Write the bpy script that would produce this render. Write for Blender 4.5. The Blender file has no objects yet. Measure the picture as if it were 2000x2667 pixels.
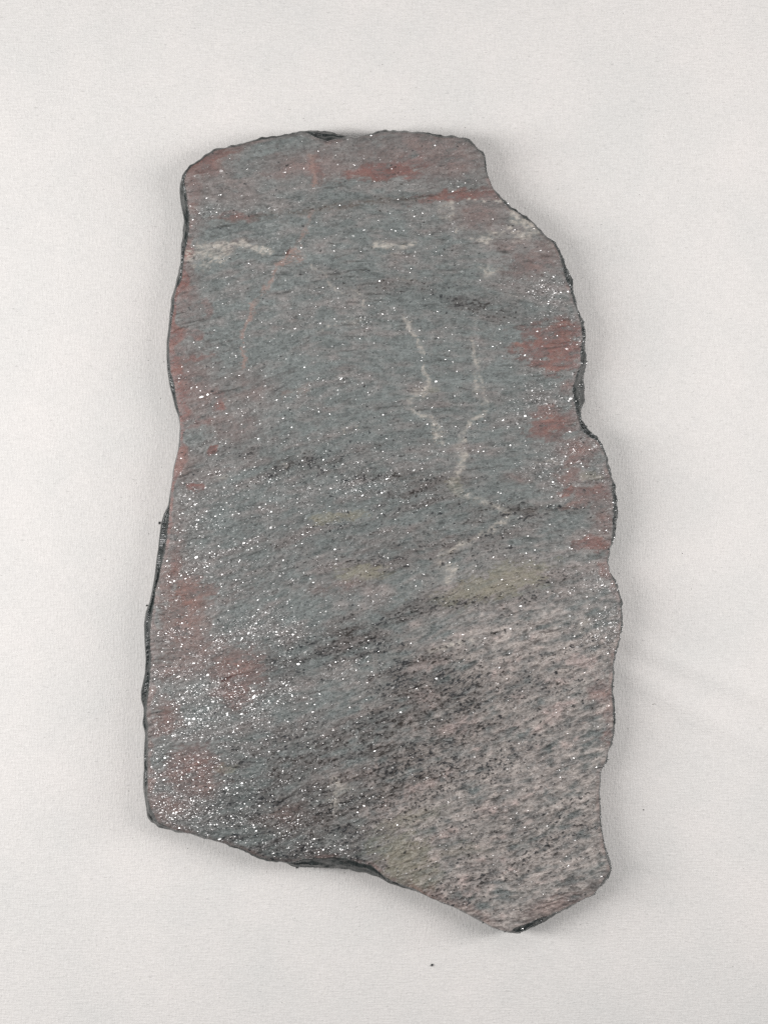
import bpy, math
import numpy as np

# ------------------------------------------------------------------ camera, light, exposure
sc = bpy.context.scene
H = 0.42            # camera height over the cloth (m)
T = 0.0125          # thickness of the slab (m)
K = 1e-4            # metres per photo pixel on the plane of the slab's top
CX, CY = 1000.0, 1333.5

cam_d = bpy.data.cameras.new('camera')
cam = bpy.data.objects.new('camera', cam_d)
sc.collection.objects.link(cam)
cam.location = (0, 0, H)
cam.rotation_euler = (0, 0, 0)
cam_d.sensor_fit = 'VERTICAL'
cam_d.sensor_height = 36.0
cam_d.lens = 18.0 * (H - T) / (CY * K)
cam_d.clip_start = 0.01
cam_d.clip_end = 20
sc.camera = cam

world = bpy.data.worlds.new('World')
sc.world = world
world.use_nodes = True
world.node_tree.nodes['Background'].inputs[0].default_value = (0.97, 0.985, 1.0, 1)
world.node_tree.nodes['Background'].inputs[1].default_value = 0.175

def area(name, loc, target, sx, sy, power, col):
    d = bpy.data.lights.new(name, 'AREA')
    d.shape = 'RECTANGLE'; d.size = sx; d.size_y = sy
    d.energy = power; d.color = col
    o = bpy.data.objects.new(name, d)
    sc.collection.objects.link(o)
    o.location = loc
    from mathutils import Vector
    v = Vector(target) - Vector(loc)
    o.rotation_euler = v.to_track_quat('-Z', 'Y').to_euler()
    return o
area('lamp_smooth_side', (-0.34, 0.00, 0.335), (-0.01, 0.0, 0), 0.09, 0.42, 1.86, (1.0, 0.98, 0.965))
area('lamp_ragged_side', (0.36, 0.03, 0.335), (0.01, 0.02, 0), 0.09, 0.42, 1.44, (1.0, 0.975, 0.96))
area('lamp_back', (-0.03, 0.30, 0.62), (0, 0.05, 0), 0.44, 0.20, 0.60, (1.0, 0.98, 0.965))
sc.cycles.use_denoising = False

sc.view_settings.view_transform = 'Standard'
sc.view_settings.look = 'None'
sc.view_settings.exposure = 0.0
sc.view_settings.gamma = 1.0
sc.view_settings.use_curve_mapping = False

rng = np.random.default_rng(7)

# ------------------------------------------------------------------ helpers
def fz(z):
    return (H - z) / (H - T)
def to_world(px, py, z):
    f = fz(z)
    return np.stack([(px - CX) * K * f, (CY - py) * K * f, z * np.ones_like(px)], -1)
def lin(r, g, b):
    c = np.array([r, g, b]) / 255.0
    return np.where(c <= 0.04045, c / 12.92, ((c + 0.055) / 1.055) ** 2.4)

def mesh_obj(name, co, quads=None, tris=None, mat=None, parent=None, smooth=True, polys=None):
    """numpy arrays -> one mesh object"""
    me = bpy.data.meshes.new(name)
    co = np.asarray(co, np.float32)
    loops = []; starts = []; n = 0
    totals = []
    for arr in (quads, tris) if polys is None else polys:
        if arr is None or len(arr) == 0:
            continue
        arr = np.asarray(arr, np.int32)
        k = arr.shape[1]
        loops.append(arr.ravel())
        starts.append(n + np.arange(len(arr)) * k)
        totals.append(np.full(len(arr), k))
        n += arr.size
    loops = np.concatenate(loops).astype(np.int32)
    starts = np.concatenate(starts).astype(np.int32)
    totals = np.concatenate(totals).astype(np.int32)
    me.vertices.add(len(co)); me.vertices.foreach_set('co', co.ravel())
    me.loops.add(len(loops)); me.loops.foreach_set('vertex_index', loops)
    me.polygons.add(len(starts)); me.polygons.foreach_set('loop_start', starts)
    me.polygons.foreach_set('use_smooth', np.full(len(starts), smooth))
    me.update(calc_edges=True)
    me.validate()
    if mat: me.materials.append(mat)
    o = bpy.data.objects.new(name, me)
    sc.collection.objects.link(o)
    if parent: o.parent = parent
    return o
def col_attr(o, name, rgb):
    a = o.data.attributes.new(name, 'FLOAT_COLOR', 'POINT')
    rgba = np.ones((len(rgb), 4), np.float32); rgba[:, :3] = rgb
    a.data.foreach_set('color', rgba.ravel())
def float_attr(o, name, v):
    a = o.data.attributes.new(name, 'FLOAT', 'POINT')
    a.data.foreach_set('value', np.asarray(v, np.float32))
def tag(o, label=None, cat=None, kind=None, group=None):
    if label: o['label'] = label
    if cat: o['category'] = cat
    if kind: o['kind'] = kind
    if group: o['group'] = group

def blur(a, s):
    if s <= 0: return a
    r = max(1, int(3 * s)); x = np.arange(-r, r + 1); k = np.exp(-x * x / (2 * s * s)); k /= k.sum()
    for ax in (0, 1):
        p = np.pad(a, [(r, r) if i == ax else (0, 0) for i in (0, 1)], mode='edge')
        out = np.zeros_like(a)
        for i, w in enumerate(k):
            out += w * (p[i:i + a.shape[0], :] if ax == 0 else p[:, i:i + a.shape[1]])
        a = out
    return a
def norm(a):
    return (a - a.mean()) / (a.std() + 1e-9)
def coarse(shape, cell):
    """smooth noise with features about `cell` samples across"""
    h, w = shape; gh, gw = int(h / cell) + 4, int(w / cell) + 4
    g = rng.standard_normal((gh, gw))
    yy = np.linspace(1, gh - 2.001, h); xx = np.linspace(1, gw - 2.001, w)
    y0 = yy.astype(int); x0 = xx.astype(int); ty = (yy - y0)[:, None]; tx = (xx - x0)[None]
    ty = ty * ty * (3 - 2 * ty); tx = tx * tx * (3 - 2 * tx)
    a = g[np.ix_(y0, x0)] * (1 - tx) + g[np.ix_(y0, x0 + 1)] * tx
    b = g[np.ix_(y0 + 1, x0)] * (1 - tx) + g[np.ix_(y0 + 1, x0 + 1)] * tx
    return norm(a * (1 - ty) + b * ty)
def sstep(a, b, x):
    t = np.clip((x - a) / (b - a), 0, 1)
    return t * t * (3 - 2 * t)

# node helpers
def new_mat(name):
    m = bpy.data.materials.new(name); m.use_nodes = True
    nt = m.node_tree
    return m, nt, nt.nodes['Principled BSDF']
def node(nt, typ, **kw):
    n = nt.nodes.new(typ)
    for k, v in kw.items():
        if k in ('operation', 'attribute_name', 'data_type', 'blend_type', 'noise_dimensions', 'feature'):
            setattr(n, k, v)
        else:
            n.inputs[k].default_value = v
    return n
def mapping(nt, scale):
    tc = nt.nodes.new('ShaderNodeTexCoord')
    mp = nt.nodes.new('ShaderNodeMapping'); mp.inputs['Scale'].default_value = scale
    nt.links.new(tc.outputs['Object'], mp.inputs['Vector'])
    return mp

# ------------------------------------------------------------------ the cloth it lies on
def make_cloth_material():
    m, nt, b = new_mat('cloth')
    L = nt.links.new
    def streak(sx, sy, det):
        mp = mapping(nt, (sx, sy, 1))
        n = node(nt, 'ShaderNodeTexNoise', Scale=1.0, Detail=det, Roughness=0.6)
        L(mp.outputs[0], n.inputs['Vector'])
        return n.outputs['Fac']
    h1 = streak(330, 2300, 2.0)      # weft threads
    v1 = streak(2300, 420, 2.0)      # warp threads
    fz1 = streak(1500, 1500, 4.0)    # fuzz
    big = streak(38, 34, 3.0)        # faint mottling
    rare = streak(500, 1900, 1.0)
    a1 = node(nt, 'ShaderNodeMath', operation='ADD'); L(h1, a1.inputs[0]); L(v1, a1.inputs[1])
    a2 = node(nt, 'ShaderNodeMath', operation='ADD'); L(a1.outputs[0], a2.inputs[0]); L(fz1, a2.inputs[1])
    bump = node(nt, 'ShaderNodeBump', Strength=0.42, Distance=0.0004)
    L(a2.outputs[0], bump.inputs['Height']); L(bump.outputs[0], b.inputs['Normal'])
    r1 = nt.nodes.new('ShaderNodeValToRGB')
    e = r1.color_ramp.elements
    e[0].position = 0.30; e[0].color = (0.698, 0.690, 0.675, 1)
    e[1].position = 0.72; e[1].color = (0.760, 0.734, 0.715, 1)
    L(big, r1.inputs[0])
    # thread-to-thread tone
    r2 = nt.nodes.new('ShaderNodeMapRange')
    r2.inputs['From Min'].default_value = 0.9; r2.inputs['From Max'].default_value = 2.0
    r2.inputs['To Min'].default_value = 0.89; r2.inputs['To Max'].default_value = 1.09
    L(a2.outputs[0], r2.inputs['Value'])
    mul = node(nt, 'ShaderNodeMix', data_type='RGBA', blend_type='MULTIPLY'); mul.inputs['Factor'].default_value = 1
    L(r1.outputs[0], mul.inputs['A']); L(r2.outputs[0], mul.inputs['B'])
    # rare darker fibres
    r3 = nt.nodes.new('ShaderNodeMapRange')
    r3.inputs['From Min'].default_value = 0.22; r3.inputs['From Max'].default_value = 0.31
    r3.inputs['To Min'].default_value = 0.80; r3.inputs['To Max'].default_value = 1.0
    L(rare, r3.inputs['Value'])
    mul2 = node(nt, 'ShaderNodeMix', data_type='RGBA', blend_type='MULTIPLY'); mul2.inputs['Factor'].default_value = 1
    L(mul.outputs['Result'], mul2.inputs['A']); L(r3.outputs[0], mul2.inputs['B'])
    L(mul2.outputs['Result'], b.inputs['Base Color'])
    b.inputs['Roughness'].default_value = 0.92
    b.inputs['Specular IOR Level'].default_value = 0.15
    return m

nx, ny = 420, 500
gx = np.linspace(-0.26, 0.26, nx); gy = np.linspace(-0.31, 0.31, ny)
X, Y = np.meshgrid(gx, gy)
def seg_dist(X, Y, x0, y0, x1, y1):
    dx, dy = x1 - x0, y1 - y0
    t = np.clip(((X - x0) * dx + (Y - y0) * dy) / (dx * dx + dy * dy), 0, 1)
    return np.hypot(X - x0 - t * dx, Y - y0 - t * dy), t
def pxw(x, y):
    return (x - CX) * K * fz(0), (CY - y) * K * fz(0)
Zc = coarse(X.shape, 90) * 0.00022 + coarse(X.shape, 34) * 0.00005
Zc += 0.00035 * np.sin(X * 62 + 1.2 + 6 * Y) * sstep(-0.02, 0.12, Y) + 0.0002 * np.sin(X * 38 - 20 * Y)
for a, b, hgt, wid in (((1570, 1640), (2080, 1855), 0.0010, 0.0030), ((1570, 1715), (2000, 1965), 0.0009, 0.0032), ((1700, 650), (2080, 560), 0.0004, 0.006), ((240, -60), (290, 300), 0.0004, 0.006), ((20, 1180), (330, 1250), 0.0003, 0.006)):
    dd, tt = seg_dist(X, Y, *pxw(*a), *pxw(*b))
    Zc += hgt * np.exp(-(dd / wid) ** 2) * (1 - 0.6 * tt)
Zc -= Zc.max() * 0.5
# pressed flat under and round the stone
Zc *= 0.25 + 0.75 * sstep(0.0, 0.025, np.abs(X) - 0.052)
idx = np.arange(nx * ny).reshape(ny, nx)
q = np.stack([idx[:-1, :-1], idx[:-1, 1:], idx[1:, 1:], idx[1:, :-1]], -1).reshape(-1, 4)
cloth = mesh_obj('cloth_ground', np.stack([X, Y, Zc], -1).reshape(-1, 3), q, mat=make_cloth_material())
tag(cloth, 'off white woven cotton cloth spread flat under the stone slab', kind='structure')
def cloth_z(x, y):
    i = int(np.clip(round((x + 0.26) / 0.52 * (nx - 1)), 0, nx - 1)); j = int(np.clip(round((y + 0.31) / 0.62 * (ny - 1)), 0, ny - 1))
    return float(Zc[j, i])

# ------------------------------------------------------------------ outline of the slab (photo pixels)
SIL = [(468.5,477),(475,455),(485,441),(501,428),(523,414),(557,390),(577,385),(613,376),(649,368),(685,360),(722,352),(758,346),
 (783,340.5),(812,341),(841,342),(863,343.5),(877,349),(895,353),(924,354),(945,351),(961,347),(990,341.6),(1008,339),(1045,341.6),
 (1081,344),(1117,346),(1139,349),(1153,353),(1178,353),(1200,357),(1218,362),(1233,374),(1247,387),(1258,395),(1263,403),(1265,423),
 (1267,446),(1276,472),(1291,497),(1309,519),(1329,542),(1345,550),(1370,562),(1392,580),(1406,600),(1428,618),(1446,631),(1459,653),
 (1466,672),(1475,696),(1482,716),(1491,732),(1492,756),(1495,774),(1499,786),(1502,800),(1509,814),(1514,825),(1519,843),(1521.7,869),
 (1522.6,898),(1522.6,916),(1527,936),(1528,945),(1523.5,957),(1520,970),(1519,981),(1521,1002),(1522,1035),(1520,1049),(1514.5,1060),
 (1513,1077),(1516.5,1096),(1531,1116),(1553,1136),(1567,1154),(1576,1172),(1582,1197),(1587,1222),(1596,1246),(1603,1262),(1604,1291),
 (1606,1316),(1609,1327),(1605,1356),(1603,1385),(1599,1407),(1590,1428),(1581.6,1454),(1583.5,1472),(1592.5,1494),(1605,1516),(1611,1541),
 (1619.6,1566),(1621,1595),(1618.5,1639),(1614,1668),(1607,1693),(1600,1722),(1597,1754),(1596,1791),(1599,1819),(1602,1845),(1601.5,1881),
 (1598,1910),(1594,1939),(1584,1960),(1580,1980),(1569,2000),(1563,2017),(1563,2058),(1564,2102),(1564,2145),(1569,2167),(1573,2196),
 (1582,2228),(1592.5,2247),(1593,2265),(1585,2286),(1567,2306),(1553,2322),(1545,2335),(1524,2342),(1502,2353),(1484,2364),(1455,2379),
 (1419,2400),(1383,2415),(1345,2432),(1318,2429),(1289,2421),(1252,2402),(1213,2380),(1169,2359),(1133,2344),(1108,2331),(1095,2325),
 (1074,2319),(1053,2313),(1032,2307),(1017,2301),(1000,2294),(981,2283),(965,2279),(948,2272),(935,2269),(927,2272),(914,2267),(893,2263),
 (870,2263),(842,2261),(821,2260),(800,2256.5),(774,2258),(749,2251),(720,2246),(680,2240),(655,2225),(629,2215),(608,2207),(586,2197),
 (557,2189),(539,2187),(514,2178),(485,2170),(459,2167),(434,2159),(412,2151),(398,2140),(387,2131),(383,2102),(374.4,2063),(373,2045),
 (375,2001),(375,1947),(377.5,1912),(371,1883),(375,1863),(375,1843),(368,1823),(367,1801),(372,1780),(378,1754),(380,1718),(377,1675),
 (376,1624),(380.5,1592),(389,1570),(396,1541),(401.5,1512),(407,1472),(413,1430),(416,1400),(418,1385),(420,1364),(427,1338),(438,1316),
 (441,1295),(445,1266),(450,1230),(457.6,1197),(463,1172),(467,1139),(468,1110),(465,1085),(456,1063),(448.6,1031),(441,1002),(436.7,969),
 (434,930),(433.5,888),(438,855),(443,814),(447,777),(456,745),(467,712),(472,683),(471.5,647),(476.5,615),(478.6,586),(479,568),(472,542),
 (469,517),(468,495)]
# rim of the top face where it lies clearly inside the outline
RIM = [(479,470),(485,492),(489.5,517),(491,539),(495.6,560),(494.5,589),(491,625),(488,647),(481,676),(479,701),(475.7,727),(463,748),
 (456,774),(453,817),(447,850),(442.5,893),(443,930),(447,969),(455,998),(459.5,1031),(465,1060),(469.6,1089),(472,1125),(470,1157),
 (463,1186),(456,1219),(450.4,1251),(447,1284),(444,1320),(443,1356),(440,1374),(436,1411),(431,1442),(423,1472),(414,1512),(407,1541),
 (401.5,1581),(397,1613),(393.5,1646),(393.5,1689),(397,1707),(396,1733),(393.5,1765),(390.6,1798),(385,1830),(384,1856),(387,1895),
 (387.7,1935),(386,1986),(387,2052),(387,2081),(392,2099),(401.5,2113),(410,2131),(417,2145),(450,2160),(540,2182),(630,2211),(700,2240),
 (748,2246),(767,2242),(792,2236),(821,2232.5),(842,2232),(870,2231),(895,2233),(918,2240),(948,2248),(969,2255),(985.6,2268),(1002,2281),
 (1021,2290),(1043,2301),(1074,2313),(1100,2325),(1133,2341),(1213,2377),(1290,2417),(1325,2426),(1339,2416),(1368,2404),(1412,2389),
 (1455,2371),(1484,2357),(1520,2338),(1541,2330),(1563,2304),(1588,2262),(1577,2230),(1560,2145),(1559,2050),(1560,2015),(1578,1975),
 (1594,1910),(1595,1845),(1590,1791),(1594,1722),(1612,1660),(1617,1595),(1613,1560),(1600,1520),(1577,1460),(1587,1425),(1592,1392),
 (1594,1356),(1596,1320),(1590,1284),(1592,1258),(1581,1222),(1570,1175),(1555,1150),(1531,1137),(1511,1117),(1500,1082),(1493,1052),
 (1488,1013),(1498,977),(1511,950),(1510,915),(1517,880),(1510,840),(1496,800),(1489,775),(1483,748),(1474,730),(1467,712),(1461,683),
 (1452,655),(1440,635),(1402,604),(1388,584),(1340,553),(1325,546),(1288,502),(1263,446),(1259,405),(1245,391),(1229,378),(1211,366),
 (1182,358),(1149,357),(1124,354),(1102,351),(1045,346),(1008,344),(990,346),(967,353),(939,356),(902,360),(873,365),(852,369),(830,360),
 (808,351),(787,345),(722,357),(613,381),(560,394),(524,419),(502,434),(488,450)]
PC = np.array([985.0, 1370.0])
NT = 4096
TH = np.linspace(-np.pi, np.pi, NT, endpoint=False)
def polar(poly, close=True):
    p = np.array(poly, float)
    if close: p = np.vstack([p, p[:1]])
    out = []
    for a, b in zip(p[:-1], p[1:]):
        n = max(2, int(np.hypot(*(b - a)) / 1.5))
        out.append(a + (b - a) * np.linspace(0, 1, n, endpoint=False)[:, None])
    d = np.vstack(out) - PC
    th = np.arctan2(d[:, 1], d[:, 0]); r = np.hypot(d[:, 0], d[:, 1])
    o = np.argsort(th); th, r = th[o], r[o]
    return np.interp(TH, np.r_[th - 2 * np.pi, th, th + 2 * np.pi], np.r_[r, r, r])
def csmooth(a, s):
    f = np.fft.rfft(a); k = np.arange(len(f))
    return np.fft.irfft(f * np.exp(-0.5 * (k * s * 2 * np.pi / len(a)) ** 2), len(a))
def cnoise(cell):
    return norm(csmooth(rng.standard_normal(NT), cell))
Srad = csmooth(polar(SIL), 2.5)
Rrad = csmooth(polar(RIM), 2.0)
ct, st = np.cos(TH), np.sin(TH)
leftside = sstep(-0.55, -0.8, ct)            # smooth glossy side, the rest is ragged
rag = 1 - leftside
Srad = Srad + rag * (cnoise(3) * 1.0 + cnoise(9) * 1.1) + leftside * cnoise(25) * 0.8
Rrad = Rrad + cnoise(4) * 0.7 + rag * cnoise(8) * 0.9
Rrad = np.minimum(Rrad, Srad - 2.0)
def at_theta(tab, th):
    return np.interp(th, np.r_[TH, np.pi], np.r_[tab, tab[0]])

# ------------------------------------------------------------------ top face as a fine grid
STEP = 1.9
x0p, y0p, x1p, y1p = 355, 325, 1635, 2445
gx = np.arange(x0p, x1p, STEP); gy = np.arange(y0p, y1p, STEP)
PX, PY = np.meshgrid(gx, gy); SH = PX.shape
th = np.arctan2(PY - PC[1], PX - PC[0]); rr = np.hypot(PX - PC[0], PY - PC[1])
Rg = at_theta(Rrad, th)
inside = rr < Rg - 0.4 * STEP
# distance to the rim in pixels (up to 60 cells)
def edt(mask, rmax):
    h, w = mask.shape; big = 1e6
    d = np.where(mask, big, 0.0)
    for x in range(1, w): d[:, x] = np.minimum(d[:, x], d[:, x - 1] + 1)
    for x in range(w - 2, -1, -1): d[:, x] = np.minimum(d[:, x], d[:, x + 1] + 1)
    d2 = d * d; out = d2.copy()
    for k in range(1, rmax + 1):
        out[k:] = np.minimum(out[k:], d2[:-k] + k * k); out[:-k] = np.minimum(out[:-k], d2[k:] + k * k)
    return np.sqrt(np.minimum(out, rmax * rmax))
DR = edt(inside, 60) * STEP

# direction of the foliation (degrees, rising to the right)
FLOW = [(480,450,16),(800,400,8),(1150,430,12),(500,600,2),(800,560,8),(1100,520,8),(1350,600,8),(480,800,20),(750,800,12),(1000,760,-8),
 (1250,830,-14),(1450,800,2),(500,1050,20),(800,1050,17),(1100,1000,10),(1400,1000,16),(1550,1300,12),(500,1350,14),(800,1350,16),(1100,1300,12),
 (1350,1300,5),(500,1750,13),(800,1700,18),(1100,1650,17),(1400,1600,20),(500,2050,10),(800,2050,14),(1100,2000,20),(1400,1950,24),
 (1300,2250,18),(1500,2200,22),(1000,2250,12)]
num = np.zeros(SH); den = np.zeros(SH)
for x, y, a in FLOW:
    w = np.exp(-((PX - x) ** 2 + (PY - y) ** 2) / (2 * 170.0 ** 2)) + 1e-9
    num += w * a; den += w
PHI = np.radians(num / den) + coarse(SH, 60) * 0.06
ux, uy = np.cos(PHI), -np.sin(PHI)
IX, IY = np.meshgrid(np.arange(SH[1]), np.arange(SH[0]))
def lic(n, L):
    """smear noise along the foliation"""
    out = n.copy(); 
    for s in (1, -1):
        cx = IX.astype(float); cy = IY.astype(float)
        for k in range(L):
            i = np.clip(np.rint(cy), 0, SH[0] - 1).astype(int); j = np.clip(np.rint(cx), 0, SH[1] - 1).astype(int)
            cx += s * ux[i, j]; cy += s * uy[i, j]
            i = np.clip(np.rint(cy), 0, SH[0] - 1).astype(int); j = np.clip(np.rint(cx), 0, SH[1] - 1).astype(int)
            out = out + n[i, j]
    return norm(out)
W = lambda: rng.standard_normal(SH)
fine = norm(lic(W(), 2) * 0.75 + 0.75 * norm(blur(W(), 0.6)))
grain = norm(lic(norm(blur(W(), 0.7)), 1) + 0.3 * W())
grain2 = lic(norm(blur(W(), 0.8)), 2)
short = lic(norm(blur(W(), 1.1)), 5)
streak = lic(norm(blur(W(), 1.3)), 12)
band = lic(coarse(SH, 9), 40)
band2 = lic(coarse(SH, 14), 55)
band3 = lic(coarse(SH, 22), 60)
mott = coarse(SH, 26); mott2 = lic(coarse(SH, 7), 9); mott4 = lic(coarse(SH, 4.5), 3); mott3 = lic(coarse(SH, 16), 20)

WX = PX + 5.0 * coarse(SH, 7) + 7.0 * coarse(SH, 18) + 2.0 * coarse(SH, 3)
WY = PY + 3.5 * coarse(SH, 7) + 5.0 * coarse(SH, 18) + 1.5 * coarse(SH, 3)
patchy = coarse(SH, 20)
def ell(x, y, rx, ry, a=0, soft=0.45):
    """soft ellipse with a ragged outline that follows the grain; a = degrees rising to the right"""
    c, s = math.cos(math.radians(a)), math.sin(math.radians(a))
    dx, dy = 0.3 * PX + 0.7 * WX - x, 0.3 * PY + 0.7 * WY - y
    u = (dx * c - dy * s) / rx; v = (dx * s + dy * c) / ry
    d = np.sqrt(u * u + v * v) + 0.20 * mott2 + 0.16 * short + 0.12 * fine
    return 1 - sstep(1 - soft, 1 + soft, d)
def line(pts, w, rough=0.5):
    """ragged vein along a traced polyline"""
    d = np.full(SH, 1e9)
    for (ax, ay, *aw), (bx, by, *bw) in zip(pts[:-1], pts[1:]):
        dx, dy = bx - ax, by - ay
        t = np.clip(((PX - ax) * dx + (PY - ay) * dy) / (dx * dx + dy * dy), 0, 1)
        ww = (aw[0] if aw else w) * (1 - t) + (bw[0] if bw else w) * t
        d = np.minimum(d, np.hypot(0.45 * PX + 0.55 * WX - ax - t * dx, 0.45 * PY + 0.55 * WY - ay - t * dy) / (0.88 * ww))
    return (1 - sstep(0.2, 1.5, d + rough * (0.35 * mott2 + 0.55 * fine + 0.45 * short + 0.30 * grain))) * np.clip(0.95 + 0.16 * mott2 + 0.30 * patchy + 0.20 * short, 0.15, 1.1)
def amax(*a):
    o = a[0]
    for b in a[1:]: o = np.maximum(o, b)
    return o

# --- red iron-stained patches
red = np.zeros(SH)
def R(x, y, rx, ry, a=0, s=1.0, soft=0.45):
    global red
    red = np.maximum(red, s * ell(x, y, rx, ry, a, soft))
for t in [(1000,445,100,25,4,.95,.35),(1055,418,70,20,25,.6),(930,450,40,16,4,.8),(1190,512,95,15,6,.9,.35),(1290,505,50,16,4,.6),
  (1080,385,190,40,6,.38,.7),(1180,420,110,50,0,.40,.7),(800,430,110,35,0,.42,.7),(822,440,30,32,0,.65),(760,445,90,14,6,.4),
  (540,420,80,34,28,.75,.7),(500,520,30,90,0,.5,.8),(480,760,30,90,0,.5,.8),(600,480,90,50,10,.22,.7),(620,565,50,12,2,.65),(1250,560,70,36,0,.42,.7),(1260,580,40,25,0,.3),
  (1390,690,75,36,10,.5,.6),(1410,660,40,30,0,.3),(1340,640,50,22,0,.25),
  (1445,900,85,55,0,.85,.35),(1470,860,55,30,0,.8),(1360,905,32,10,5,.8),(1440,950,60,22,0,.85,.35),(1480,1000,26,22,0,.4),
  (1435,1105,55,34,0,.85,.4),(1480,1095,40,25,0,.5),(1430,1075,30,18,10,.6),(1500,1170,48,32,0,.55,.6),(1490,1200,35,18,0,.6),
  (1480,1240,34,24,0,.5),(1475,1280,26,11,10,.8),(1540,1285,50,22,5,.7,.6),(1500,1315,35,12,10,.6),(1585,1270,18,70,0,.35),
  (1575,1350,26,45,0,.5,.7),(1550,1412,48,22,0,.85,.4),(1580,1490,20,24,0,.6),(1605,1525,14,30,0,.4),(1567,1800,24,36,20,.5,.7),
  (1585,1920,16,28,0,.55),(1590,1850,14,30,0,.35),
  (577,1052,18,22,10,.85),(640,998,34,20,0,.3,.6),(530,1098,45,12,5,.6),(520,1040,85,60,0,.33,.8),(548,1173,13,13,0,.9,.3),
  (515,1271,16,9,25,.9,.3),(508,926,40,8,8,.75),(537,803,16,24,20,.55),(512,873,16,14,30,.65),(555,1020,30,10,0,.5),(600,1115,70,40,0,.35,.7),(500,1000,60,90,0,.45,.8),(640,1010,70,40,0,.3,.8),(480,1230,50,60,0,.3,.8),(450,1400,40,90,0,.35,.8),
  (480,1010,24,40,0,.7),(470,930,20,60,0,.4),
  (490,1550,55,55,0,.75,.5),(480,1620,62,70,0,.62,.6),(450,1480,22,50,0,.7,.6),(430,1520,20,40,0,.5),(500,1700,90,45,0,.48,.7),
  (620,1745,68,60,0,.6,.5),(610,1800,50,45,0,.62,.5),(450,1740,60,30,0,.45,.7),(430,1865,38,45,0,.6,.6),(410,1900,20,30,0,.4),
  (500,2000,68,55,8,.62,.5),(520,2050,60,28,8,.5,.6),(440,2095,60,26,0,.42,.7),(620,1550,60,14,10,.2),(880,1530,70,16,6,.35,.6),
  (740,2120,60,30,10,.25,.7),(1095,2320,40,18,-25,.5,.6),(1180,2350,60,14,-25,.35,.6),(1440,2360,90,22,22,.35,.7),(1250,2390,60,16,-25,.3,.7),
  (1160,1530,60,20,10,.15),(900,960,30,10,5,.15),(600,640,60,14,8,.2),(1340,1245,40,12,4,.2)]:
    R(*t)
# thin red rim down the smooth long side and round the corner
lw = np.where(PY < 1300, 34, 15) * (0.75 + 0.35 * mott3 + 0.25 * band2)
rimred = (1 - sstep(0.55, 1.25, DR / np.maximum(lw, 7))) * sstep(-0.45, -0.62, (PX - PC[0]) / rr) * (0.35 + 0.55 * sstep(1500, 1350, PY))
rimred *= 0.75 + 0.25 * sstep(430, 520, PY)
red = np.maximum(red, np.clip(rimred, 0, 1) * 0.95)
edge_all = (1 - sstep(0.3, 1.2, DR / 10.0)) * 0.28
red = np.maximum(red, edge_all * (0.5 + 0.5 * sstep(-0.5, 0.5, mott3)))
red = np.clip(red * (1.02 + 0.20 * mott2 + 0.14 * fine + 0.08 * short), 0, 1)

# --- pale veins
cream = np.zeros(SH)
def C(pts, w, s=1.0, rough=0.5):
    global cream
    cream = np.maximum(cream, s * line(pts, w, rough))
C([(545,640),(590,636),(640,640),(703,655)], 9, 1.0)
C([(488,668),(520,655),(560,665),(590,650)], 20, .7, .8)
C([(505,660),(540,642),(580,640)], 9, .5, .9)
C([(500,690),(540,690)], 8, .4, .9)
C([(980,642,9),(1030,636,9),(1080,636,9)], 8, .9)
C([(1020,660),(1060,655)], 9, .35)
C([(1155,545),(1185,532),(1178,560),(1165,562)], 9, .55)
C([(1190,602),(1222,597),(1205,588)], 6, .55)
C([(1232,620),(1262,626),(1285,620)], 8, 1.1)
C([(1280,604),(1318,601)], 9, 1.0)
C([(1225,521),(1270,521),(1310,525)], 5, 1.0)
C([(1195,490),(1225,480)], 3, .4)
C([(1338,556),(1350,572),(1340,582),(1362,590)], 11, 1.0)
C([(1365,580),(1395,605),(1375,616),(1335,621)], 10, 1.2)
C([(1262,700),(1270,718),(1290,708)], 11, .5, .8)
C([(1305,770),(1345,764)], 8, .45)
C([(1430,640),(1440,650)], 9, .4)
C([(1475,789),(1497,791)], 9, .7)
C([(812,694),(845,716),(852,734),(874,757),(931,759),(949,774),(946,795)], 5, .55)
C([(930,745,4),(905,835,4),(845,862,3)], 4, .25)
C([(905,830),(925,845),(940,838)], 9, .3)
C([(835,866),(875,848)], 5, .4)
C([(1045,832),(1060,840),(1075,865,9),(1090,895,7),(1100,945,5),(1112,985,8),(1100,1008,15),(1068,1044,13),(1083,1072,10),(1128,1092,9),
   (1142,1118,16),(1135,1138,14),(1152,1160,9)], 7, .72)
C([(1238,835,4),(1239,900,4),(1241,958,7),(1237,1000,8),(1239,1030,8)], 6, .6)
C([(1250,985),(1257,1020),(1268,1048),(1255,1074),(1228,1098),(1209,1136),(1191,1170,16),(1200,1195,14),(1202,1222,12),(1182,1255,12),(1200,1280,12),
   (1231,1298,12),(1274,1309,9),(1325,1331,12),(1310,1360,9),(1285,1382,8),(1213,1414,10),(1158,1445,12)], 8, .62)
C([(1147,1440),(1150,1476),(1184,1480),(1166,1508)], 14, .6)
C([(1122,1689),(1165,1680),(1224,1667)], 8, .6)
C([(870,2030,10),(885,2060,20),(870,2085,18),(872,2110,12)], 14, .5, .9)
C([(905,1122),(922,1112),(930,1120)], 7, .5)
C([(728,1207),(750,1215)], 9, .4)
C([(1405,1212),(1440,1205),(1475,1212)], 4, .5)
C([(1520,1245),(1560,1235)], 9, .4)
C([(1040,720),(1070,735),(1090,730)], 9, .22)
C([(560,1245),(590,1240)], 6, .4)
C([(1510,1640),(1530,1615)], 12, .35)
C([(760,750),(790,640)], 9, .0)
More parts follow.
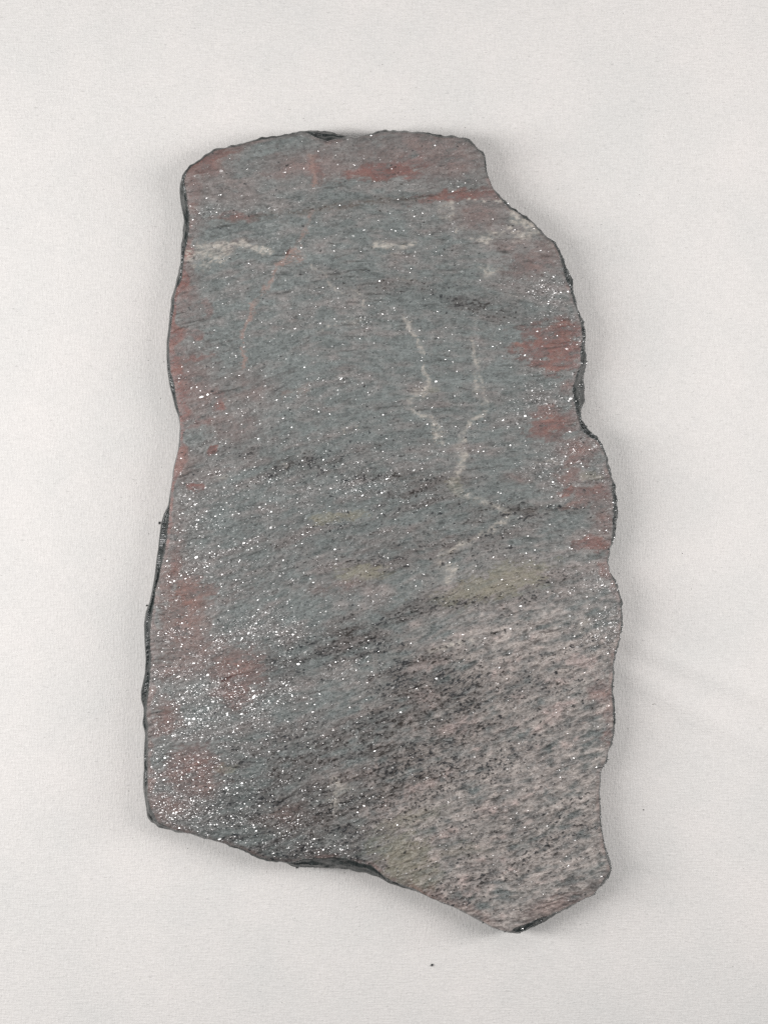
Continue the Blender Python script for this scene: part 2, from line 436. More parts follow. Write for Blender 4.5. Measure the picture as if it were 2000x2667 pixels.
# pink healed crack
pinkv = np.maximum(line([(819,408),(820,474)], 7, .5) * .7,
        line([(810,548),(795,600),(778,640),(754,665),(704,727),(678,777),(649,821),(638,864),(637,951)], 7.5, .35) * .85)
pinkv = np.maximum(pinkv, line([(755,668),(778,672)], 11, .6) * .6)
pinkv = np.maximum(pinkv, line([(745,1025),(800,1012)], 9, .6) * .4)
crack = np.maximum(line([(757,645),(752,668)], 3.5, .3), line([(580,1775),(605,1762),(630,1755)], 4.5, .4))

# --- olive patches
olive = amax(ell(1300,1518,135,38,14,.35)*.85, ell(1180,1555,45,22,20,.5)*.8, ell(946,1490,62,19,10,.4)*.85, ell(866,1348,55,12,5,.35)*.95, ell(1060,2240,78,62,-20,.45)*.80,
             ell(1085,2290,40,30,-25,.5)*.7, ell(1060,2135,85,20,12,.5)*.55, ell(593,1998,24,9,5,.5)*.7, ell(1535,1240,34,12,0,.5)*.5, ell(1185,1262,22,20,0,.5)*.5,
             ell(1210,2215,60,12,10,.6)*.35, ell(1120,1015,14,14,0,.5)*.4)
olive = np.clip(olive * (0.92 + 0.15 * mott2 + 0.10 * grain), 0, 1)

# --- where the rock is bluish, warm, lumpy or crowded with dark grains and painted-dark pits
def G(x, y, sx, sy, a=0):
    c, s = math.cos(math.radians(a)), math.sin(math.radians(a))
    dx, dy = PX - x, PY - y
    u = (dx * c - dy * s) / sx; v = (dx * s + dy * c) / sy
    return np.exp(-0.5 * (u * u + v * v))
lump = np.clip(G(1350,1900,240,260) + G(1400,2150,200,150) + G(1150,2080,160,120) * .6 + G(1250,2330,120,80) + G(1450,1700,150,60) * .7, 0, 1)
dark = np.clip(G(880,1665,150,26,20) * 1.25 + G(930,1700,90,14,6) * .9 + G(1085,1740,70,20,14) * 1.1 + G(1090,1840,75,65,30) * 1.3 + G(1120,1800,90,70,20) * .5 + G(960,1960,190,60,18) * .8
     + G(790,2140,150,70,10) * 1.35 + G(690,2200,90,34,-12) * .8 + G(900,2230,90,30,0) * .6 + G(1010,2060,90,40,15) * .5 + G(1290,1800,140,40,22) * .45 + G(1200,1950,200,60,20) * .5 + G(1300,2200,200,80,18) * .40
     + G(700,1960,150,50,15) * .5 + G(690,2080,90,40,12) * .4 + G(620,1180,60,12,4) * .6 + G(760,1215,120,14,12) * .5 + G(1060,1245,160,14,-4) * .5 + G(1150,1310,120,20,-2) * .5 + G(1060,1290,60,20,8) * .6
     + G(1430,1325,100,8,0) * .5 + G(1250,800,130,20,-12) * .72 + G(1000,740,120,18,-4) * .42 + G(1320,1330,90,20,0) * .4 + G(800,1380,160,40,14) * .3 + G(1180,1400,150,40,10) * .4
     + G(1040,1450,200,30,10) * .35 + G(1180,1570,140,14,4) * .6 + G(1430,1520,60,16,20) * .6 + G(760,1730,90,30,20) * .6 + G(690,2230,60,12,-14) * 1.0 + G(1160,2330,60,16,-20) * .5 + G(1000,1130,200,60,10) * .15, 0, 1.2)
brown = np.clip(G(860,540,170,7,8) * .9 + G(1040,520,80,7,5) * .7 + G(700,563,80,6,6) * .6 + G(760,2130,90,40,10) * .6 + G(1060,1240,140,12,-4) * .6 + G(1430,1325,100,8,0) * .7, 0, 1)
pits_gen = 0.17 + 0.22 * lump + 0.10 * sstep(800, 1100, PY)
dens = np.clip(pits_gen * (0.75 + 0.35 * band) + dark * (0.95 + 0.35 * band + 0.25 * mott2) + 0.18 * brown, 0, 1.15)
dens *= 1 - 0.65 * np.clip(red * 1.2, 0, 1) - 0.25 * olive
dens *= sstep(350, 560, PY) * 0.75 + 0.25
g = 0.80 * grain + 0.45 * grain2 + 0.30 * fine
g = norm(g)
dark_grains_pits = sstep(2.0 - 1.55 * dens, 2.9 - 1.55 * dens, g)
g3 = norm(lic(norm(blur(W(), 0.9)), 4) + 0.35 * grain + 0.25 * fine)
clump = 2.95 - 2.2 * np.clip(dark * (0.82 + 0.30 * band + 0.30 * mott2) * (1 - 0.6 * red), 0, 1.15)
dark_grains_pits = np.maximum(dark_grains_pits, 0.9 * sstep(clump, clump + 1.3, g3))

# --- colours (linear base colours)
blue = lin(119, 125, 124); warm = lin(132, 127, 125); beige = lin(190, 181, 175); pinkish = lin(190, 171, 166)
redc = lin(122, 82, 77); redl = lin(140, 106, 98); creamc = lin(206, 199, 189); olivec = lin(145, 140, 122); black = lin(26, 31, 37); brownc = lin(84, 74, 66); pinkc = lin(158, 134, 126)
def mix(a, b, f):
    return a * (1 - f[..., None]) + b * f[..., None]
warmth = np.clip(0.40 + 0.12 * band + 0.11 * band2 + 0.14 * mott3 + 0.16 * mott2 + 0.10 * short + 0.40 * lump - 0.20 * G(900,900,400,300), 0, 1)
c = mix(blue * np.ones(SH + (3,)), warm, warmth)
bf = np.clip(lump * (0.50 + 0.06 * band + 0.22 * mott2 + 0.10 * short + 0.15 * mott4), 0, 1) * 0.82
c = mix(c, beige, bf)
c = mix(c, pinkish, np.clip(lump * sstep(0.5, 2.2, 0.5 * band2 + 0.6 * mott3 + 0.4 * mott4) * 0.60, 0, 1))
c = mix(c, blue * 0.92, np.clip(sstep(0.8, 2.4, 0.7 * band3 + 0.4 * mott2) * 0.35, 0, 1))
tone = 1 + 0.12 * fine + 0.06 * short + 0.06 * mott4 + 0.04 * streak + 0.04 * band + 0.09 * grain
c = c * np.clip(tone, 0.55, 1.5)[..., None]
c = c * (1 - 0.36 * np.clip(dark * (0.75 + 0.35 * band + 0.3 * mott2 + 0.2 * short), 0, 1))[..., None]
c = mix(c, olivec * np.clip(1 + 0.10 * fine, .6, 1.4)[..., None], olive * 0.78)
orange = G(490,1590,70,70)
rc = mix(redc * np.ones(SH + (3,)), redl, np.clip(0.25 + 0.3 * mott2 + 0.7 * orange + 0.2 * (PY > 1300), 0, 1))
c = mix(c, rc * np.clip(1 + 0.10 * fine + 0.08 * streak, .6, 1.4)[..., None], np.clip(red, 0, 1) * 0.92)
c = mix(c, pinkc, np.clip(pinkv * 1.3, 0, 1) * 0.85)
c = mix(c, creamc * np.clip(1 + 0.12 * fine, .6, 1.4)[..., None], np.clip(cream * (0.98 + 0.35 * grain2 + 0.3 * short), 0, 1) * 0.72)
c = mix(c, brownc, np.clip(brown * (0.35 + 0.35 * grain + 0.25 * streak), 0, 1) * 0.8)
c = mix(c, lin(92, 52, 46), crack * 0.8)
dk = mix(black * np.ones(SH + (3,)), lin(50, 44, 40), np.clip(0.4 + 0.4 * mott3, 0, 1))
c = mix(c, dk, dark_grains_pits * 0.93)  # dark mineral grains; shade inside the sunken pits is painted in with them
pale = sstep(2.0, 2.9, norm(grain2 - 0.7 * grain)) * (0.25 + 0.6 * lump)
c = mix(c, lin(190, 184, 178), pale * 0.55)
# short cracks along the foliation
cracks = np.zeros(SH)
for k in range(420):
    x = rng.uniform(400, 1590); y = rng.uniform(480, 2380); L_ = int(rng.uniform(5, 26)); w_ = rng.uniform(0.4, 1.0)
    for sgn in (1, -1):
        fx_, fy_ = (x - x0p) / STEP, (y - y0p) / STEP
        for q_ in range(L_):
            i_, j_ = int(round(fy_)), int(round(fx_))
            if not (1 <= i_ < SH[0] - 1 and 1 <= j_ < SH[1] - 1): break
            cracks[i_, j_] = max(cracks[i_, j_], w_ * (1 - q_ / L_) ** 0.5)
            fx_ += sgn * ux[i_, j_]; fy_ += sgn * uy[i_, j_] + rng.normal(0, 0.25)
cracks = np.clip(0.55 * cracks + 1.1 * blur(cracks, 0.7), 0, 1)
c = mix(c, lin(48, 46, 45), cracks * 0.75)
COL = np.clip(c * 0.82, 0.004, 0.9)

# --- relief (metres)
MAC = 0.00035 * coarse(SH, 160) + 0.00010 * coarse(SH, 60) + 0.00004 * band3
MAC = MAC + 0.00006 * np.tanh(4 * (mott3 + 0.3 * mott2)) * (0.5 + 0.5 * sstep(-1, 1, mott)) + 0.00005 * np.tanh(4 * (band + 0.4 * mott2 - 0.6))
rough_amp = 0.6 + 1.0 * lump + 0.6 * np.clip(dark, 0, 1) - 0.35 * np.clip(red, 0, 1) - 0.35 * sstep(600, 350, PY)
REL = rough_amp * (0.000006 * streak + 0.000022 * fine + 0.000034 * grain2 + 0.000026 * grain + 0.000016 * short + 0.00003 * mott4)
REL -= 0.00013 * dark_grains_pits * (0.6 + 0.6 * lump)
REL *= 1.5 + 0.5 * lump
REL -= 0.00030 * crack + 0.00016 * cracks
rnd = 0.00034 + 0.0007 * sstep(1300, 1520, PX) * sstep(1300, 1900, PY) + 0.0003 * sstep(1950, 2200, PY)
soft_r = 14 + 20 * sstep(1300, 1520, PX) * sstep(1300, 1900, PY)
EDGE = -rnd * np.exp(-DR / soft_r) ** 1.5
ZT = T + MAC + REL + EDGE
ZTOPS = blur(T + MAC + EDGE, 2)
def grid_at(A, px, py):
    j = np.clip(np.rint((px - x0p) / STEP), 0, SH[1] - 1).astype(int); i = np.clip(np.rint((py - y0p) / STEP), 0, SH[0] - 1).astype(int)
    return A[i, j]

# cells touched by the face; outer corners are pulled onto the rim
cell = inside[:-1, :-1] | inside[:-1, 1:] | inside[1:, :-1] | inside[1:, 1:]
VPX, VPY = PX.copy(), PY.copy()
out = ~inside
VPX[out] = PC[0] + (Rg * np.cos(th))[out]; VPY[out] = PC[1] + (Rg * np.sin(th))[out]
idx = np.arange(PX.size).reshape(SH)
q = np.stack([idx[1:, :-1], idx[1:, 1:], idx[:-1, 1:], idx[:-1, :-1]], -1)[cell]
used = np.unique(q); remap = np.full(PX.size, -1); remap[used] = np.arange(len(used))
co = to_world(VPX.ravel()[used], VPY.ravel()[used], ZT.ravel()[used])

def make_face_material():
    m, nt, b = new_mat('stone_face')
    L = nt.links.new
    at = node(nt, 'ShaderNodeAttribute', attribute_name='stone_colour')
    mp = mapping(nt, (1, 1, 1))
    n = node(nt, 'ShaderNodeTexNoise', Scale=3600.0, Detail=3.0, Roughness=0.65); L(mp.outputs[0], n.inputs['Vector'])
    r = nt.nodes.new('ShaderNodeMapRange')
    r.inputs['From Min'].default_value = 0.25; r.inputs['From Max'].default_value = 0.75
    r.inputs['To Min'].default_value = 0.82; r.inputs['To Max'].default_value = 1.18
    L(n.outputs['Fac'], r.inputs['Value'])
    mul = node(nt, 'ShaderNodeMix', data_type='RGBA', blend_type='MULTIPLY'); mul.inputs['Factor'].default_value = 1
    L(at.outputs['Color'], mul.inputs['A']); L(r.outputs[0], mul.inputs['B'])
    L(mul.outputs['Result'], b.inputs['Base Color'])
    bp = node(nt, 'ShaderNodeBump', Strength=0.5, Distance=0.00012); L(n.outputs['Fac'], bp.inputs['Height']); L(bp.outputs[0], b.inputs['Normal'])
    b.inputs['Roughness'].default_value = 0.40
    b.inputs['Specular IOR Level'].default_value = 0.45
    return m
def make_edge_material():
    m, nt, b = new_mat('stone_edge')
    L = nt.links.new
    mp = mapping(nt, (1, 1, 1))
    n = node(nt, 'ShaderNodeTexNoise', Scale=700.0, Detail=5.0, Roughness=0.65); L(mp.outputs[0], n.inputs['Vector'])
    cr = nt.nodes.new('ShaderNodeValToRGB'); e = cr.color_ramp.elements
    e[0].position = 0.3; e[0].color = (*lin(16, 20, 21), 1); e[1].position = 0.80; e[1].color = (*lin(68, 75, 74), 1)
    L(n.outputs['Fac'], cr.inputs[0])
    at = node(nt, 'ShaderNodeAttribute', attribute_name='stone_colour')
    fa = node(nt, 'ShaderNodeAttribute', attribute_name='face_blend')
    mx = node(nt, 'ShaderNodeMix', data_type='RGBA'); L(fa.outputs['Fac'], mx.inputs['Factor']); L(cr.outputs[0], mx.inputs['A']); L(at.outputs['Color'], mx.inputs['B'])
    L(mx.outputs['Result'], b.inputs['Base Color'])
    n2 = node(nt, 'ShaderNodeTexNoise', Scale=1600.0, Detail=4.0, Roughness=0.6); L(mp.outputs[0], n2.inputs['Vector'])
    bp = node(nt, 'ShaderNodeBump', Strength=0.35, Distance=0.0002); L(n2.outputs['Fac'], bp.inputs['Height']); L(bp.outputs[0], b.inputs['Normal'])
    b.inputs['Roughness'].default_value = 0.22
    b.inputs['Specular IOR Level'].default_value = 0.7
    return m
def make_flake_material():
    m, nt, b = new_mat('glittering_flake')
    at = node(nt, 'ShaderNodeAttribute', attribute_name='stone_colour')
    nt.links.new(at.outputs['Color'], b.inputs['Base Color'])
    ga = node(nt, 'ShaderNodeAttribute', attribute_name='flake_roughness')
    nt.links.new(ga.outputs['Fac'], b.inputs['Roughness'])
    b.inputs['IOR'].default_value = 2.6
    return m
M_face, M_edge, M_flake = make_face_material(), make_edge_material(), make_flake_material()

slab = bpy.data.objects.new('schist_rock', None)
sc.collection.objects.link(slab)
tag(slab, 'flat grey sparkling schist rock with red patches and pale veins lying on white cloth', 'rock')
face = mesh_obj('top_face', co, remap[q], mat=M_face, parent=slab)
face['label'] = 'grey glittering foliated top face with red stains and cream veins'
col_attr(face, 'stone_colour', COL.reshape(-1, 3)[used])

# ------------------------------------------------------------------ broken edge and underside
inset = Srad - Rrad
wide = sstep(4, 16, inset)
zt = grid_at(ZTOPS, PC[0] + (Rrad - 2) * ct, PC[1] + (Rrad - 2) * st)
zt_rim = grid_at(ZT, PC[0] + (Rrad - 1) * ct, PC[1] + (Rrad - 1) * st)
drop = 0.0006 + 0.00012 * inset * (1 - leftside) + leftside * (0.0024 + 0.00007 * inset)
drop = np.minimum(drop * (1 + 0.2 * cnoise(40)), 0.0085)
loops_r, loops_z, blend = [], [], []
loops_r.append(Rrad - 9); loops_z.append(zt - 0.0012); blend.append(np.ones(NT))
loops_r.append(Rrad - 2.5); loops_z.append(zt_rim - 0.00035); blend.append(np.ones(NT))
loops_r.append(Rrad + 0.2); loops_z.append(zt_rim - 0.00006); blend.append(np.ones(NT))
chip = np.array([csmooth(rng.standard_normal(NT), 18) for _ in range(10)])
chip = chip / chip.std()
chip2 = np.array([csmooth(rng.standard_normal(NT), 4) for _ in range(10)]); chip2 = chip2 / chip2.std()
ts = [0.12, 0.26, 0.4, 0.52, 0.64, 0.76, 0.87, 0.95, 1.0]
for k, t in enumerate(ts):
    r = Rrad + inset * t
    gl = np.interp(t, [0, .12, .26, .4, .52, .64, .76, .87, .95, 1], [0, .26, .48, .58, .63, .67, .72, .79, .9, 1.0])   # ledge of the smooth side
    gr = t ** 1.25
    gg = gl * leftside + gr * (1 - leftside)
    z = zt_rim - drop * gg
    z = z + np.sin(np.pi * t) * (0.00016 * chip[k] * (0.3 + wide) + rag * wide * 0.00014 * chip2[k])
    loops_r.append(r + np.sin(np.pi * t) * rag * wide * 1.2 * chip2[k]); loops_z.append(z)
    blend.append((1 - sstep(0.0, 0.5, t)) * (1 - wide) * np.ones(NT) * 0.9 + 0.10 * np.ones(NT) * (t < 0.15))
zs = loops_z[-1]
for t, und in [(0.10, 0.3), (0.3, 2.5), (0.55, 7), (0.8, 14), (0.94, 20), (1.0, 30)]:
    zz = zs * (1 - t) + 0.0004 * t
    loops_r.append(Srad - und * (0.8 + 0.2 * wide) + chip[3] * 0.8 * t); loops_z.append(zz); blend.append(np.zeros(NT))
loops_r.append(Srad * 0.5); loops_z.append(np.full(NT, 0.0004)); blend.append(np.zeros(NT))
co, bl, cc = [], [], []
for r, z, b_ in zip(loops_r, loops_z, blend):
    px, py = PC[0] + r * ct, PC[1] + r * st
    co.append(to_world(px, py, z)); bl.append(b_)
    cc.append(grid_at(COL, PC[0] + (Rrad - 2) * ct, PC[1] + (Rrad - 2) * st))
nl = len(co)
co.append(to_world(np.array([PC[0]]), np.array([PC[1]]), np.array([0.0004]))); bl.append(np.zeros(1)); cc.append(np.zeros((1, 3)))
I = np.arange(nl * NT).reshape(nl, NT); J = np.roll(I, -1, 1)
q = np.stack([I[:-1], I[1:], J[1:], J[:-1]], -1).reshape(-1, 4)
tr = np.stack([I[-1], np.full(NT, nl * NT), J[-1]], -1)
edge = mesh_obj('broken_edge', np.vstack(co), q[:, ::-1], tr[:, ::-1], mat=M_edge, parent=slab)
edge['label'] = 'dark glossy broken edge round the slab'
col_attr(edge, 'stone_colour', np.vstack(cc)); float_attr(edge, 'face_blend', np.concatenate(bl))

# ------------------------------------------------------------------ mineral flakes lying in the foliation
gl_map = np.clip(0.13 + 0.05 * sstep(900, 1100, PY) + 0.55 * G(470,1830,130,90) + 0.75 * G(480,1800,90,40) + 0.6 * G(480,2080,140,110) + 0.5 * G(700,2180,200,50) + 0.36 * G(600,1900,200,190) + 0.14 * G(560,1420,180,190)
    + 0.35 * G(950,1270,120,50) + 0.9 * G(1570,1600,50,60) + 0.8 * G(1550,1640,40,40) + 0.5 * G(1400,1030,60,25,25) + 0.5 * G(1500,1000,20,40) + 0.35 * G(1480,1180,80,60) + 0.9 * G(540,555,35,9)
    + 0.8 * G(946,835,14,10) + 0.8 * G(800,1355,8,18) + 0.7 * G(690,1640,90,26,10) + 0.6 * G(600,1655,20,10) + 0.3 * G(1440,770,60,50) + 0.3 * G(1500,900,30,80) + 0.20 * G(480,1400,80,150)
    - 0.05 * lump - 0.03 * sstep(700, 350, PY), 0.05, 1)
dip = np.clip(0.9 * G(480,1815,95,42,8) + 0.55 * G(420,1900,60,120) + 0.6 * G(450,2070,90,80) + 0.7 * G(560,2130,130,50,-12) + 0.85 * G(800,2205,150,30,-6) + 0.35 * G(820,2110,130,60) + 0.35 * G(720,1800,140,70,15) + 0.40 * G(600,1930,150,110)
    + 0.75 * G(690,1640,80,22,8) + 0.22 * G(450,1600,50,120) + 0.14 * G(600,1330,190,140) + 0.45 * G(930,1265,90,30) + 1.2 * G(800,1355,7,16) + 1.1 * G(946,832,14,10) + 1.0 * G(600,1657,18,9)
    + 1.0 * G(540,556,34,8) + 0.8 * G(780,1800,150,60,15) * 0.4 + 0.8 * G(880,1300,60,40) * .5, 0, 1)
dip_r = np.clip(1.1 * G(1585,1600,26,50) + 0.9 * G(1560,1640,24,30) + 0.9 * G(1400,1035,45,14,28) + 0.8 * G(1500,1010,14,36) + 0.5 * G(1430,770,60,40) + 0.6 * G(1500,930,20,40) + 0.5 * G(1480,1190,70,40) + 0.8 * G(1595,1330,14,60) + 0.4 * G(1490,1250,80,40) + 0.7 * G(1575,1500,24,30), 0, 1)
gl_map = np.clip(gl_map * 0.72 + 0.55 * np.maximum(dip, dip_r), 0, 1)
gl_map *= (0.85 + 0.30 * band) * (1 - 0.55 * np.clip(red, 0, 1) * (PY < 1450)) * (1 - 0.6 * olive) * (1 - 0.3 * cream)
gl_map = np.clip(gl_map * np.clip(1 + 0.35 * mott + 0.3 * mott3, 0.3, 1.8), 0.02, 1.2)
NF = 64000
cand = rng.random((NF * 9, 3))
fx = x0p + cand[:, 0] * (x1p - x0p); fy = y0p + cand[:, 1] * (y1p - y0p)
ok = grid_at(inside & (DR > 4), fx, fy) & (cand[:, 2] < grid_at(gl_map, fx, fy) / 1.2)
fx, fy = fx[ok][:NF], fy[ok][:NF]; n = len(fx)
print('flakes', n)
# more of them on the ragged broken edge
NE = 5200
kt = rng.integers(0, NT, NE); keep = rng.random(NE) < (rag * (0.25 + 0.75 * wide) * (0.08 + 0.92 * (ct > 0.25)))[kt]
kt = kt[keep]; lt = rng.uniform(1.5, 11.4, len(kt)); l0 = lt.astype(int); lf = lt - l0
LR, LZ = np.array(loops_r), np.array(loops_z)
er = LR[l0, kt] * (1 - lf) + LR[l0 + 1, kt] * lf; ez = LZ[l0, kt] * (1 - lf) + LZ[l0 + 1, kt] * lf
on_edge = np.r_[np.zeros(n, bool), np.ones(len(kt), bool)]
fz_edge = np.r_[np.zeros(n), ez + 0.00003]
fx = np.r_[fx, PC[0] + er * ct[kt]]; fy = np.r_[fy, PC[1] + er * st[kt]]; n = len(fx)
shine = grid_at(gl_map, fx, fy)
a_ = np.minimum(rng.lognormal(0.0, 0.42, n) * 1.22, 4.5) * np.where(rng.random(n) < 0.04, 1.8, 1.0)         # half length, px
b_ = a_ * rng.uniform(0.30, 0.70, n)
phi = grid_at(PHI, fx, fy) + rng.normal(0, 0.28, n)
tilt_s = 0.23
tx_ = rng.normal(0, tilt_s, n); ty_ = rng.normal(0, tilt_s * 1.1, n)          # slopes along and across the grain
tx_ = tx_ + np.where(on_edge, rng.normal(0, 0.2, n), 0); ty_ = ty_ + np.where(on_edge, rng.normal(0, 0.2, n), 0)
dl = grid_at(dip, fx, fy); dr_ = grid_at(dip_r, fx, fy)
tx_ = tx_ * (1 - 0.25 * np.maximum(dl, dr_)) + 0.20 * dl - 0.22 * dr_
ang = np.arange(6) * np.pi / 3
jit = rng.uniform(0.75, 1.2, (n, 6))
ex = a_[:, None] * np.cos(ang) * jit; ey = b_[:, None] * np.sin(ang) * jit      # local px
c_, s_ = np.cos(phi)[:, None], np.sin(phi)[:, None]
ox = ex * c_ - ey * s_; oy = ex * s_ + ey * c_                                    # oy: up
zc = grid_at(ZT, fx, fy) + 0.00004
zc = np.where(on_edge, fz_edge, zc)
def ring(scale, dz):
    px = fx[:, None] + ox * scale; py = fy[:, None] - oy * scale
    z = zc[:, None] + (ox * tx_[:, None] + oy * ty_[:, None]) * scale * K + dz
    return to_world(px.ravel(), py.ravel(), z.ravel()).reshape(n, 6, 3)
top = ring(1.0, 0.00003); low = ring(1.15, -0.00016)
co = np.concatenate([top, low], 1).reshape(-1, 3)
base = (np.arange(n) * 12)[:, None]
hexes = base + np.arange(6)[None]
sides = np.stack([np.stack([base[:, 0] + i, base[:, 0] + 6 + i, base[:, 0] + 6 + (i + 1) % 6, base[:, 0] + (i + 1) % 6], -1) for i in range(6)], 1).reshape(-1, 4)
fl = mesh_obj('mineral_flakes', co, polys=(hexes, sides), mat=M_flake, parent=slab, smooth=False)
tag(fl, 'tiny mirror-bright mineral flakes strewn over the face', kind='stuff')
fc = grid_at(COL, fx, fy) * rng.uniform(0.7, 1.15, (n, 1))
fc[on_edge] = lin(80, 86, 86)
col_attr(fl, 'stone_colour', np.repeat(fc, 12, 0))
float_attr(fl, 'flake_roughness', np.repeat(np.clip(rng.lognormal(-1.40, 0.55, n), 0.07, 0.6), 12))

# ------------------------------------------------------------------ crumbs, lint and dust on the cloth
def crumb_material():
    m, nt, b = new_mat('crumb')
    mp = mapping(nt, (1, 1, 1)); n = node(nt, 'ShaderNodeTexNoise', Scale=2500.0, Detail=3.0); nt.links.new(mp.outputs[0], n.inputs['Vector'])
    cr = nt.nodes.new('ShaderNodeValToRGB'); e = cr.color_ramp.elements
    e[0].color = (0.012, 0.014, 0.015, 1); e[1].color = (0.07, 0.075, 0.075, 1)
    nt.links.new(n.outputs['Fac'], cr.inputs[0]); nt.links.new(cr.outputs[0], b.inputs['Base Color'])
    b.inputs['Roughness'].default_value = 0.4
    return m
def lint_material(name, col):
    m, nt, b = new_mat(name)
    mp = mapping(nt, (1, 1, 1)); n = node(nt, 'ShaderNodeTexNoise', Scale=3000.0); nt.links.new(mp.outputs[0], n.inputs['Vector'])
    cr = nt.nodes.new('ShaderNodeValToRGB'); e = cr.color_ramp.elements
    e[0].color = (*[v * .85 for v in col], 1); e[1].color = (*col, 1)
    nt.links.new(n.outputs['Fac'], cr.inputs[0]); nt.links.new(cr.outputs[0], b.inputs['Base Color'])
    b.inputs['Roughness'].default_value = 0.6
    return m
M_crumb = crumb_material(); M_lint = lint_material('lint', (0.9, 0.9, 0.88)); M_dark = lint_material('dark_dust', (0.10, 0.095, 0.09))
import bmesh
def crumb_mesh(seed, r):
    g = np.random.default_rng(seed); bm = bmesh.new()
    bmesh.ops.create_icosphere(bm, subdivisions=2, radius=1)
    ax = g.normal(size=(9, 3)); ax /= np.linalg.norm(ax, axis=1)[:, None]; dp = g.uniform(.55, .9, 9)
    for v in bm.verts:
        p = np.array(v.co)
        for d_, h_ in zip(ax, dp):
            s = p @ d_
            if s > h_: p = p - d_ * (s - h_) * 0.9
        p *= np.array([1, .8, .75]) * r * g.uniform(.93, 1.07)
        v.co = p
    me = bpy.data.meshes.new('stone_crumb'); bm.to_mesh(me); bm.free(); me.materials.append(M_crumb)
    return me, -min(v.co.z for v in me.vertices)
for i, (x, y, r, label) in enumerate([
    (1125, 2513, 4.6, 'single dark stone crumb lying alone on the bare cloth below the slab'),
    (415.5, 1362, 4.6, 'dark stone crumb against the smooth long edge of the slab'),
    (773, 2258.5, 4.0, 'black stone crumb beside the hollow chip in the lower edge'),
    (382.5, 1577, 3.0, 'tiny dark crumb touching the smooth long edge below the pink patch'),
    (1676, 2110, 1.8, 'tiny dark crumb on the cloth off the lower ragged side')]):
    me, low_ = crumb_mesh(20 + i, r * K)
    o = bpy.data.objects.new('stone_crumb', me); sc.collection.objects.link(o)
    X_, Y_ = pxw(x, y)
    o.location = (X_, Y_, cloth_z(X_, Y_) + low_ * 0.9)
    o.rotation_euler = (0, 0, i * 1.3)
    tag(o, label, 'crumb', group='stone crumbs on the cloth')

def fibre(name, pts, rad, label, mat):
    """tapered curved thread lying on the cloth"""
    p = np.array([(*pxw(x, y), 0) for x, y in pts]); 
    t = np.linspace(0, len(p) - 1, 14)
    c = np.stack([np.interp(t, np.arange(len(p)), p[:, k]) for k in (0, 1)], -1)
    z = np.array([cloth_z(*v) for v in c]) + rad * 0.9
    d = np.gradient(c, axis=0); d /= np.linalg.norm(d, axis=1)[:, None]
    nrm = np.stack([-d[:, 1], d[:, 0]], -1)
    rr_ = rad * (0.5 + 0.5 * np.sin(np.pi * np.linspace(.08, .92, 14)))
    vs = []
    for k in range(6):
        a = k * np.pi / 3
        vs.append(np.column_stack([c + nrm * (rr_ * math.cos(a))[:, None], z + rr_ * math.sin(a)]))
    vs = np.stack(vs, 1)
    I = np.arange(14 * 6).reshape(14, 6); J = np.roll(I, -1, 1)
    q = np.stack([I[:-1], J[:-1], J[1:], I[1:]], -1).reshape(-1, 4)
    o = mesh_obj(name, vs.reshape(-1, 3), polys=(q, I[:1, ::-1], I[-1:]), mat=mat)
    tag(o, label, 'fibre', group='loose fibres on the cloth')
fibre('lint_fibre', [(765.5, 2387), (767, 2394), (772, 2399)], 1.5 * K, 'short curled white lint fibre on the cloth below the slab', M_lint)
fibre('lint_fibre', [(1565, 2187), (1569, 2188.5), (1576, 2188)], 0.9 * K, 'fine white fibre sticking out beside the lower ragged side', M_lint)
fibre('lint_fibre', [(1698, 1835), (1703, 1834), (1708, 1834)], 0.6 * K, 'fine dark fibre on the cloth beside the ragged side', M_dark)

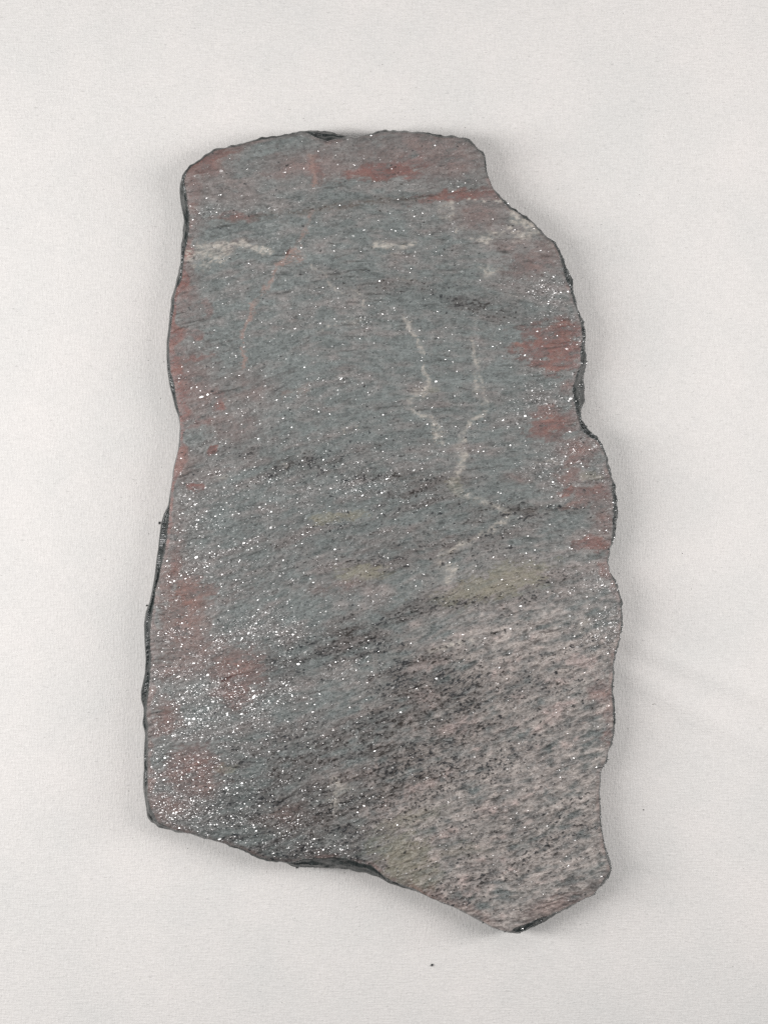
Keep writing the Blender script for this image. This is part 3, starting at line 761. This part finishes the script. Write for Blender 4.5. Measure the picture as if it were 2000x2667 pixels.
def specks(name, n_, seed, rmin, rmax, label, mat):
    g = np.random.default_rng(seed); vs, fs = [], []
    oct_ = np.array([(1, 0, 0), (0, 1, 0), (-1, 0, 0), (0, -1, 0), (0, 0, 1), (0, 0, -1)], float)
    tri = np.array([(0, 1, 4), (1, 2, 4), (2, 3, 4), (3, 0, 4), (1, 0, 5), (2, 1, 5), (3, 2, 5), (0, 3, 5)])
    k = 0
    while k < n_:
        x, y = g.uniform(-150, 2150), g.uniform(-150, 2820)
        a = math.atan2(y - PC[1], x - PC[0])
        if math.hypot(x - PC[0], y - PC[1]) < at_theta(Srad, a) + 8: continue
        r = g.uniform(rmin, rmax) * K; X_, Y_ = pxw(x, y); a = g.uniform(0, 6.3); e = g.uniform(.5, 1.0)
        o = oct_ * np.array([1, e, .5]) * r
        o = np.column_stack([o[:, 0] * math.cos(a) - o[:, 1] * math.sin(a), o[:, 0] * math.sin(a) + o[:, 1] * math.cos(a), o[:, 2]])
        vs.append(o + np.array([X_, Y_, cloth_z(X_, Y_) + r * .4])); fs.append(tri + 6 * k); k += 1
    o = mesh_obj(name, np.vstack(vs), tris=np.vstack(fs), mat=mat, smooth=False)
    tag(o, label, 'dust', kind='stuff')
specks('lint_dust', 110, 3, 0.9, 1.8, 'scattered tiny white lint specks all over the cloth', M_lint)
specks('dark_dust', 90, 4, 0.6, 1.2, 'scattered tiny dark dust specks all over the cloth', M_dark)

def near_dust(n_, seed):
    g = np.random.default_rng(seed); vs, fs = [], []
    for k in range(n_):
        i = int(g.integers(0, NT)); d_ = 4 + g.exponential(40)
        x, y = PC[0] + (Srad[i] + d_) * ct[i], PC[1] + (Srad[i] + d_) * st[i]
        r = g.uniform(0.45, 1.15) * K; X_, Y_ = pxw(x, y)
        p = g.normal(size=(6, 3)) * 0.25 + np.array([(1, 0, 0), (0, 1, 0), (-1, 0, 0), (0, -1, 0), (0, 0, 1), (0, 0, -1)])
        vs.append(p * r + np.array([X_, Y_, cloth_z(X_, Y_) + r * .5]))
        fs.append(np.array([(0, 1, 4), (1, 2, 4), (2, 3, 4), (3, 0, 4), (1, 0, 5), (2, 1, 5), (3, 2, 5), (0, 3, 5)]) + 6 * k)
    o = mesh_obj('rock_dust', np.vstack(vs), tris=np.vstack(fs), mat=M_crumb, smooth=False)
    tag(o, 'fine dark rock dust shed onto the cloth round the rock', 'dust', kind='stuff')
near_dust(150, 9)
